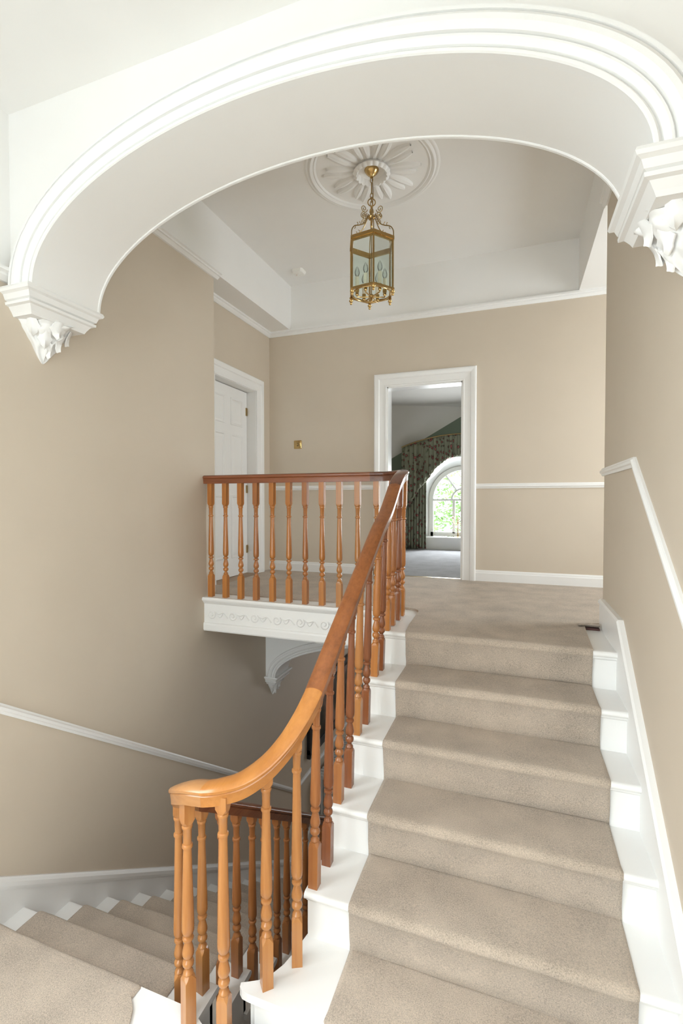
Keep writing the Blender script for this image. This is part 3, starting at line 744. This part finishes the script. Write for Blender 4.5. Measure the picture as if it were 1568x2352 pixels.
def petal(L, W, twist):
    vs = []; n, mm = 14, 8
    for i in range(n + 1):
        t = i / n; r = .128 + L * t
        wd = W * (math.sin(PI * (t * .90 + .06)) ** .75) * (.50 + .62 * t)
        bend = twist * t * t
        for j in range(mm + 1):
            q = (j - mm / 2) / (mm / 2)
            z = -.005 - .026 * (1 - q * q) * math.sin(PI * (.1 + .85 * t)) * (.8 + .2 * math.cos(q * 9)) + .008 * math.exp(-(q * 5) ** 2) * (1 - t) - .010 * t ** 3
            vs.append((r, q * wd + bend, min(z, -.0005) if abs(q) < 1 else 0.0))
    k = mm + 1
    return MB().add(vs, [(i * k + j, i * k + j + 1, (i + 1) * k + j + 1, (i + 1) * k + j) for i in range(n) for j in range(mm)])
pm = []
for (L, W, tw) in ((.250, .040, .026), (.222, .042, -.020)):
    o = petal(L, W, tw).build('petal', 'plaster', None, 60); pm.append(o.data); bpy.data.objects.remove(o)
for k in range(20):
    share('petal', pm[k % 2], rose, rot=(0, 0, 2 * PI * k / 20 + .1))

# ------------------------------------------------------------------ hanging lantern
lan = tag(empty('hanging_lantern', (RX, RY, 2.44)), 'hexagonal brass hanging lantern with glass sides and candle bulbs', 'lantern')
Z0 = 2.44
def LP(mb, nm, mat='brass', sm=40, par=None): return mb.build(nm, mat, par or lan, sm)
TOPZ, BOTZ = 2.862 - Z0, 2.478 - Z0
ZCc = ZC - Z0
LP(MB().lathe([(.004, ZCc - .062), (.012, ZCc - .060), (.016, ZCc - .050), (.030, ZCc - .040), (.048, ZCc - .022), (.056, ZCc - .008), (.058, ZCc), (.0, ZCc)], (0, 0, 0), 32), 'canopy')
# chain links
def link(w, h, r):
    pts = []
    for i in range(20):
        a = 2 * PI * i / 20; pts.append((w * math.cos(a), 0, h * math.sin(a)))
    return MB().tube(pts, r, 6, True)
o = LP(link(.010, .022, .0032), 'chain_link', 'brass_old'); lm = o.data; z = ZCc - .078
o.location = (0, 0, z)
LP(MB().tube([(0, 0, ZCc - .10), (0, 0, ZCc - .185)], .005, 8), 'chain_rod', 'brass_old')
for k in range(3): share('chain_link', lm, lan, loc=(0, 0, ZCc - .20 - k * .030), rot=(0, 0, PI / 2 * (k % 2)))
LP(MB().tube([(.012 * math.sin(t * 3), .004, lerp(ZCc - .05, ZCc - .31, t)) for t in [i / 16 for i in range(17)]], .0028, 6), 'flex', 'brass_old')
HUB = 3.075 - Z0
ring = [(.029 * math.cos(2 * PI * i / 28), 0, HUB + .105 + .029 * math.sin(2 * PI * i / 28)) for i in range(28)]
LP(MB().tube(ring, .0042, 8, True), 'hanging_ring').rotation_euler = (0, 0, .35)
LP(MB().lathe([(.003, HUB + .078), (.009, HUB + .074), (.009, HUB + .066), (.005, HUB + .062), (.014, HUB + .05), (.018, HUB + .03), (.012, HUB + .012), (.024, HUB + .002), (.030, HUB - .010), (.024, HUB - .024), (.010, HUB - .032), (.006, HUB - .07), (.010, HUB - .08), (.004, HUB - .09)], (0, 0, 0), 20), 'hub')
RR, RB = .192, .180
ANG = [0.3478 - PI / 2 + .02 + k * PI / 3 for k in range(6)]     # one corner faces the viewer
cor = lambda r, k: (r * math.cos(ANG[k % 6]), r * math.sin(ANG[k % 6]))
for k in range(6):
    c = math.cos(ANG[k]); s_ = math.sin(ANG[k])
    arm = spline([(.185, TOPZ + .006), (.182, TOPZ + .055), (.158, TOPZ + .092), (.115, TOPZ + .110), (.075, TOPZ + .135), (.045, TOPZ + .185), (.030, HUB + .005)], 6)
    m = MB().tube([(p[0] * c, p[0] * s_, p[1]) for p in [(v.x, v.y) for v in [Vector((a[0], a[1], 0)) for a in arm]]] if False else [(p.x * c, p.x * s_, p.y) for p in [Vector((a[0], a[1], 0)) for a in arm]], .0042, 8)
    o = LP(m, 'scroll_arm', 'brass_old')
    for (cx, cz, r0, sg) in ((.070, HUB + .036, .030, 1), (.068, HUB - .026, .026, -1)):
        sp = [((cx + lerp(.004, r0, i / 22) * math.cos(sg * (PI + 3.4 * PI * (1 - i / 22)))), cz + lerp(.004, r0, i / 22) * math.sin(sg * (PI + 3.4 * PI * (1 - i / 22)))) for i in range(23)]
        LP(MB().tube([(a * c, a * s_, zz) for a, zz in sp], .0032, 6), 'curl', 'brass_old', 40, o)
    for (ra, za, dr, dz) in ((.130, TOPZ + .106, -.004, .022), (.150, TOPZ + .094, .0, -.022), (.10, TOPZ + .118, .006, .02)):
        LP(MB().tube([(ra * c, ra * s_, za), ((ra + dr) * c, (ra + dr) * s_, za + dz * .6), ((ra + dr + .008) * c, (ra + dr + .008) * s_, za + dz)], [.003, .0026, .0034], 6), 'tendril', 'brass_old', 40, o)
    x, y = cor(RB, k); x2, y2 = cor(RB, k + 1)
    LP(MB().tube([(x, y, BOTZ), (x, y, TOPZ)], .0075, 6), 'corner_post')
    # rims
    def bar(nm, r0, z0, z1, t):
        a = Vector((*cor(r0, k), 0)); bq = Vector((*cor(r0, k + 1), 0)); ai = Vector((*cor(r0 - t, k), 0)); bi = Vector((*cor(r0 - t, k + 1), 0))
        vs = [(p.x, p.y, zz) for zz in (z0, z1) for p in (a, bq, bi, ai)]
        LP(MB().add(vs, [(0, 1, 2, 3), (4, 7, 6, 5), (0, 4, 5, 1), (1, 5, 6, 2), (2, 6, 7, 3), (3, 7, 4, 0)]), nm, 'brass', None)
    bar('top_rim', RR, TOPZ - .012, TOPZ + .012, .024); bar('top_rim', RB + .004, TOPZ - .026, TOPZ - .012, .016)
    bar('bottom_rim', RB + .006, BOTZ - .008, BOTZ + .008, .016)
    # bevelled glass pane
    a = Vector((*cor(RB - .004, k), 0)); bq = Vector((*cor(RB - .004, k + 1), 0)); nrm = ((a + bq) / 2).normalized()
    d = (bq - a).normalized(); a2 = a + d * .010; b2 = bq - d * .010
    vs = [tuple(p + nrm * o_ + Vector((0, 0, zz))) for o_ in (0, .003) for p, zz in ((a2, BOTZ + .006), (b2, BOTZ + .006), (b2, TOPZ - .016), (a2, TOPZ - .016))]
    LP(MB().add(vs, [(0, 3, 2, 1), (4, 5, 6, 7), (0, 1, 5, 4), (1, 2, 6, 5), (2, 3, 7, 6), (3, 0, 4, 7)]), 'glass_pane', 'glass', None)
    for e, rr in ((0, 0),):
        pass
    # finials
    fin = [(r_ * 1.3, z_ * 1.25) for r_, z_ in [(.002, -.036), (.006, -.033), (.008, -.027), (.005, -.022), (.011, -.016), (.013, -.010), (.009, -.004), (.006, 0), (.010, .004), (.010, .010), (.0, .012)]]
    LP(MB().lathe([(r, zz + BOTZ - .010) for r, zz in fin], (x, y, 0), 14), 'finial')
hoop = [(.148 * math.cos(2 * PI * i / 48), .148 * math.sin(2 * PI * i / 48), BOTZ - .006) for i in range(48)]
LP(MB().tube(hoop, .006, 6, True), 'base_hoop')
LP(MB().tube([(0, 0, BOTZ - .03), (0, 0, HUB - .08)], .004, 8), 'stem', 'brass_old')
LP(MB().lathe([(.002, BOTZ - .062), (.010, BOTZ - .056), (.006, BOTZ - .046), (.020, BOTZ - .036), (.026, BOTZ - .026), (.018, BOTZ - .014), (.008, BOTZ - .006)], (0, 0, 0), 20), 'base_boss')
for k in range(6):
    a = ANG[k] + PI / 6; c, s_ = math.cos(a), math.sin(a); rc = .112 if k % 2 == 0 else .104
    hz = .0 if k % 2 else .012
    o = LP(MB().tube([(0, 0, BOTZ - .026), (rc * .6 * c, rc * .6 * s_, BOTZ - .030), (rc * c, rc * s_, BOTZ - .028), (rc * c, rc * s_, BOTZ - .010)], .005, 8), 'candle_arm')
    LP(MB().lathe([(.010, BOTZ - .018), (.014, BOTZ - .010), (.012, BOTZ + .002), (.016, BOTZ + .012), (.016, BOTZ + .030), (.0, BOTZ + .030)], (rc * c, rc * s_, 0), 14), 'candle_cup', 'brass', 40, o)
    LP(MB().lathe([(.0155, BOTZ + .028), (.0155, BOTZ + .112 + hz), (.010, BOTZ + .114 + hz)], (rc * c, rc * s_, 0), 14), 'candle_tube', 'candle', 40, o)
    zb_ = BOTZ + .112 + hz
    LP(MB().lathe([(.008, zb_), (.012, zb_ + .008), (.0185, zb_ + .024), (.0195, zb_ + .036), (.016, zb_ + .054), (.008, zb_ + .074), (.001, zb_ + .086)], (rc * c, rc * s_, 0), 14), 'bulb', 'bulb', 60, o)

# ------------------------------------------------------------------ smoke alarm, switch
sm = tag(empty('smoke_alarm', (-2.288, 4.911, ZC)), 'small square white smoke alarm on the ceiling', 'smoke alarm')
def rsq(a, z, c): return [(x, y, z) for x, y in [(-a + c, -a), (a - c, -a), (a, -a + c), (a, a - c), (a - c, a), (-a + c, a), (-a, a - c), (-a, -a + c)]]
MB().rings([rsq(.066, 0, .018), rsq(.066, -.012, .018), rsq(.058, -.036, .018), rsq(.050, -.042, .018)]).build('body', 'plastic', sm, 30)
MB().lathe([(.026, -.042), (.026, -.046), (.020, -.048)], (0, 0, 0), 20).build('sensor_grille', 'plastic', sm)
MB().lathe([(.004, -.042), (.004, -.050), (.001, -.051)], (-.02, -.01, 0), 10).build('indicator_light', 'red', sm)
sm.rotation_euler = (0, 0, .0)
sw = tag(empty('light_switch', (-2.455, YB, 1.534)), 'brass light switch on the back wall beside the panelled door', 'light switch')
def rr2(a, y, c): return [(x, y, z) for x, z in [(-a + c, -a), (a - c, -a), (a, -a + c), (a, a - c), (a - c, a), (-a + c, a), (-a, a - c), (-a, -a + c)]]
MB().rings([rr2(.050, 0, .006), rr2(.050, -.005, .006), rr2(.046, -.008, .006)]).build('plate', 'brass', sw, 30)
MB().box(-.009, .009, -.0095, -.007, -.018, .018).build('rocker_frame', 'black', sw)
MB().prism([(-.008, -.014), (-.016, .0), (-.010, .014), (-.007, .014), (-.007, -.014)], -.006, .006, 'X').build('rocker', 'brass', sw)
for x in (-.032, .032): MB().lathe([(.0045, 0), (.0045, .002), (.002, .003)], (0, 0, 0), 10).build('screw', 'brass_old', sw).matrix_local = Matrix.Translation((x, -.008, 0)) @ Matrix.Rotation(PI / 2, 4, 'X')

# ------------------------------------------------------------------ bedroom beyond the doorway
YW = 8.42; YG = 8.74
struct(MB().box(-3.1, 1.4, YB + .13, YW + .3, -.02, .008).build('floor_bedroom', 'carpet_blue'), 'grey blue bedroom carpet seen through the doorway', 'floor')
CX, CZ, CR = -.86, .88, .575
RV = CR + .17; RI = CR + .03
hole = [(CX + RV * math.cos(PI - PI * i / 28), CZ + RV * math.sin(PI - PI * i / 28)) for i in range(29)]
wallp = [(-3.1, 0), (CX - RV, 0), (CX - RV, CZ)] + hole[1:-1] + [(CX + RV, CZ), (CX + RV, 0), (1.4, 0), (1.4, 2.6), (-3.1, 2.6)]
struct(MB().prism(wallp, YW, YW + .03, 'Y').build('wall_bedroom', 'sage'), 'sage green bedroom wall around the arched window recess', 'wall')
def inn(x, z):
    return (CX + (x - CX) * RI / RV, (CZ + (z - CZ) * RI / RV) if z > CZ else z)
MBR = MB().rings([[(x, YW + .001, z), (inn(x, z)[0], YG, inn(x, z)[1])] for x, z in [(CX - RV, 0)] + hole + [(CX + RV, 0)]], False, False)
MBR.rings([[(x + (.05 if x > CX else -.05), YW + .031, z + .04), (x + (.05 if x > CX else -.05), YG, z + .04)] for x, z in [(CX - RV, 0)] + hole + [(CX + RV, 0)]], False, False)
struct(MBR.build('wall_window_reveal', 'white', None, 40), 'white arched reveal around the bedroom window', 'wall')
outer = [(-3.1, -.2), (CX - CR, -.2), (CX - CR, CZ)] + [(CX + CR * math.cos(PI - PI * i / 28), CZ + CR * math.sin(PI - PI * i / 28)) for i in range(1, 28)] + [(CX + CR, CZ), (CX + CR, -.2), (1.4, -.2), (1.4, 2.7), (-3.1, 2.7)]
struct(MB().prism(outer, YG + .03, YG + .14, 'Y').build('wall_bedroom_outer', 'white'), 'outer masonry around the arched bedroom window', 'wall')
w1 = struct(empty('window_1', (CX, YG, 0)), 'white arched bedroom window with curved glazing bars', 'window')
def wt(pts, r, nm='glazing_bar'): return MB().tube([(x - CX, 0, z) for x, z in pts], r, 6).build(nm, 'white', w1, 40)
def wring(r0, r1, nm, z0=.28):
    pts0 = [(-1, z0)] ; o_, i_ = [], []
    for i in range(33):
        a = PI - PI * i / 32; o_.append((r1 * math.cos(a), CZ + r1 * math.sin(a))); i_.append((r0 * math.cos(a), CZ + r0 * math.sin(a)))
    if z0 is not None: o_ = [(-r1, z0)] + o_ + [(r1, z0)]; i_ = [(-r0, z0)] + i_ + [(r0, z0)]
    rings = [[(a[0], -.03, a[1]), (a[0], .04, a[1]), (c[0], .04, c[1]), (c[0], -.03, c[1])] for a, c in zip(o_, i_)]
    return MB().rings(rings).build(nm, 'white', w1, 40)
wring(CR - .045, CR + .03, 'frame', .22)
wring(.185, .215, 'glazing_bar', None)
MB().box(-CR, CR, -.025, .03, CZ - .018, CZ + .018).build('transom', 'white', w1)
MB().box(-CR, CR, -.03, .04, .225, .30).build('bottom_rail', 'white', w1)
for x in (-.165, .165): MB().box(x - .022, x + .022, -.03, .03, .28, CZ).build('mullion', 'white', w1)
for a in (125, 90, 55):
    c, s_ = math.cos(math.radians(a)), math.sin(math.radians(a)); wt([(CX + .20 * c, CZ + .20 * s_), (CX + .55 * c, CZ + .55 * s_)], .016)
for x0, x1 in ((-CR + .04, -.165), (-.165, .165), (.165, CR - .04)): MB().box(x0, x1, .008, .012, .30, CZ).build('pane', 'glass', w1)
fan = [(0, .010, CZ)] + [((CR - .04) * math.cos(PI - PI * i / 24), .010, CZ + (CR - .04) * math.sin(PI - PI * i / 24)) for i in range(25)]
MB().add(fan, [(0, i, i + 1) for i in range(1, 25)]).build('pane', 'glass', w1)
MB().box(-RV + .005, RV - .005, -.315, -.03, .185, .222).build('sill', 'white', w1)
MB().box(-RV + .005, RV - .005, -.30, -.27, .0, .186).build('sill_panel', 'white', w1)
# bedroom ceilings and side walls
struct(MB().prism([(-3.1, YB + .13), (1.4, YB + .13), (1.4, YW + .02), (-.615, YW), (-3.0, 7.225), (-3.1, 7.2)], 2.45, 2.5, 'Z').build('ceiling_bedroom', 'bedceil'), 'flat grey white bedroom ceiling seen through the doorway', 'ceiling')
m = MB().add([(-.615, YW, 2.45), (-3.1, 7.176, 2.45), (-3.1, YW, 1.06), (-.60, YW, 2.53), (-3.1, 7.16, 2.53), (-3.1, YW, 1.14)], [(0, 1, 2), (3, 5, 4), (0, 3, 4, 1), (1, 4, 5, 2), (2, 5, 3, 0)])
struct(m.build('ceiling_bedroom_slope', 'bedceil'), 'sloping bedroom ceiling above the curtain', 'ceiling')
struct(MB().box(-3.2, -3.1, YB + .1, YW + .1, 0, 2.6).build('wall_bedroom_left', 'olive'), 'olive green side wall of the bedroom', 'wall')
struct(MB().box(1.4, 1.5, YB + .1, YW + .1, -.3, 2.6).build('wall_bedroom_right', 'sage'), 'sage green right wall of the bedroom, out of sight', 'wall')
# curtain and valance
cu = tag(empty('curtain', (-1.62, YW - .12, 0)), 'floor length floral curtain hanging left of the arched window', 'curtain')
def drape(x0, x1, ztop, zbot, y, folds, amp, n=90, rows=14, nm='cloth', par=None, off=(0, 0, 0)):
    vs = []
    for r in range(rows + 1):
        v = r / rows
        for i in range(n + 1):
            u = i / n; x = lerp(x0, x1, u)
            zt_ = ztop(u); zb_ = zbot(u)
            a = amp * (.45 + .55 * v)
            yy = y + a * math.sin(2 * PI * folds * u + .8 * math.sin(5 * u)) + .3 * a * math.sin(2 * PI * folds * 2.3 * u)
            vs.append((x - off[0], yy - off[1], lerp(zt_, zb_, v) - off[2]))
    k = n + 1
    m = MB().add(vs, [(r * k + i, r * k + i + 1, (r + 1) * k + i + 1, (r + 1) * k + i) for r in range(rows) for i in range(n)])
    o = m.build(nm, 'fabric', par, 80)
    sd = o.modifiers.new('thickness', 'SOLIDIFY'); sd.thickness = .004
    return o
drape(-1.86, -1.44, lambda u: 1.50, lambda u: .03, YW - .12, 9, .028, par=cu, off=cu.location)
va = tag(empty('valance', (-.86, YW - .20, 1.6)), 'gathered floral valance arching over the bedroom window', 'valance')
def vtop(u):
    x = lerp(-1.86, .14, u); return 1.985 - .19 * ((x + .86) / 1.0) ** 2
def vbot(u):
    x = lerp(-1.86, .14, u); d = abs(x + .86)
    ks = ((0, 1.635), (.2, 1.60), (.42, 1.43), (.55, 1.24), (.70, 1.08), (.86, .82), (1.01, .78))
    for (p, q), (p2, q2) in zip(ks, ks[1:]):
        if d <= p2: return lerp(q, q2, (d - p) / (p2 - p))
    return .78
drape(-1.86, .14, vtop, vbot, YW - .20, 23, .034, 300, 10, 'cloth', va, va.location)
fr = []
for i in range(121):
    u = i / 120; fr.append((lerp(-1.86, .14, u) + .86, .010 * math.sin(u * 190), vbot(u) - 1.6 + .008 * math.sin(u * 230)))
MB().tube(fr, .016, 6).build('frill', 'fabric', va, 60)
MB().tube([(lerp(-1.86, .14, i / 60) + .86, -.02, vtop(i / 60) - 1.6) for i in range(61)], .011, 6).build('cord_edge', 'brass_old', va, 60)
# brass candelabrum on the sill
ca = tag(empty('candelabrum', (-1.0, YW + .12, .222)), 'small brass candelabrum on the bedroom window sill', 'candelabrum')
MB().lathe([(.05, 0), (.05, .008), (.018, .02), (.010, .05), (.012, .12), (.008, .20), (.012, .30), (.006, .36)], (.07, 0, 0), 16).build('stem', 'brass_old', ca, 40)
for sg in (-1, 1):
    o = MB().tube([(.07 + sg * (.085 * math.sin(t * PI / 2)), 0, .27 - .05 * math.sin(t * PI) + .09 * t * t) for t in [i / 12 for i in range(13)]], .006, 8).build('arm', 'brass_old', ca, 40)
    MB().lathe([(.008, .31), (.020, .318), (.014, .33), (.014, .36), (.0, .36)], (.07 + sg * .085, 0, 0), 14).build('candle_holder', 'brass', o, 40)

# tree outside the bedroom window
tr = tag(empty('garden_tree', (-1.2, 15.5, -3)), 'sunlit green garden tree outside the arched window', 'tree')
MB().tube([(0, 0, 0), (.05, 0, 1.5), (0, .1, 3.0), (.1, 0, 4.5)], [.16, .13, .10, .05], 8).build('trunk', 'bark', tr, 60)
m = MB()
for k in range(7000):
    a = random.uniform(0, 2 * PI); rr = 2.2 * random.random() ** .5; zz = random.gauss(3.4, .75)
    cl = noise.noise(Vector((rr * math.cos(a) * 1.4, rr * math.sin(a) * 1.4, zz * 1.6)))
    if cl < .0: continue
    c = Vector((rr * math.cos(a), rr * math.sin(a) * .6, zz)); s_ = random.uniform(.035, .07)
    d1_ = Vector((random.uniform(-1, 1), random.uniform(-1, 1), random.uniform(-.6, .6))).normalized()
    d2_ = d1_.cross(Vector((random.uniform(-1, 1), random.uniform(-1, 1), 1))).normalized()
    p = [c - d1_ * s_ * 1.6, c + d2_ * s_ * .7 + Vector((0, 0, .01)), c + d1_ * s_ * 1.6, c - d2_ * s_ * .7]
    m.add(p, [(0, 1, 2, 3)])
o = m.build('leaves', 'leaf', tr); o['kind'] = 'stuff'

# ------------------------------------------------------------------ things in the lower hall
pf = tag(empty('picture_frame', (XL + .02, 6.64, -2.12)), 'large dark oil painting in a black frame on the lower hall wall', 'picture')
y0, y1, z0, z1 = -.84, .88, -.49, .44; fw = .12
for (a, c, e, g_) in ((y0, y1, z0, z0 + fw), (y0, y1, z1 - fw, z1)):
    MB().prism([(-.015, e), (.03, e), (.045, (e + g_) / 2), (.03, g_), (-.015, g_)], a, c, 'Y').build('frame_bar', 'black', pf)
for (a, c) in ((y0, y0 + fw), (y1 - fw, y1)):
    MB().prism([(-.015, a), (.03, a), (.045, (a + c) / 2), (.03, c), (-.015, c)], z0 + fw * .5, z1 - fw * .5, 'Z').build('frame_bar', 'black', pf)
MB().box(.0, .012, y0 + .1, y1 - .1, z0 + .1, z1 - .1).build('canvas', 'painting', pf)
ra = tag(empty('radiator', (XL + .11, 6.62, ZF)), 'grey white column radiator against the lower hall wall', 'radiator')
o = None
for k in range(18):
    yy = -.56 + k * .066
    if o is None:
        m = MB()
        for x in (-.05, 0, .05): m.tube([(x, 0, .10), (x, 0, .84)], .017, 8)
        m.rings([[(x, y, z) for x, y in ((-.07, -.026), (.07, -.026), (.07, .026), (-.07, .026))] for z in (.84, .87)])
        m.rings([[(x, y, z) for x, y in ((-.065, -.02), (.065, -.02), (.065, .02), (-.065, .02))] for z in (.87, .89)])
        m.rings([[(x, y, z) for x, y in ((-.07, -.026), (.07, -.026), (.07, .026), (-.07, .026))] for z in (.07, .11)])
        o = m.build('column', 'radiator', ra, 40); o.location = (0, yy, 0)
    else: share('column', o.data, ra, loc=(0, yy, 0))
for yy in (-.56, .56): MB().box(-.05, .05, yy - .015, yy + .015, 0, .08).build('foot', 'radiator', ra)
mg = tag(empty('magazine', (-2.12, 5.35, ZF)), 'printed magazine lying on the lower hall floor', 'magazine')
MB().box(-.11, .11, -.15, .15, 0, .008).build('pages', 'paper', mg)
MB().box(-.105, .105, .02, .145, .008, .0095).build('cover_picture', 'blue', mg)
MB().box(-.105, .02, -.05, -.01, .008, .0095).build('cover_stripe', 'red', mg)
bpy.context.view_layer.update()
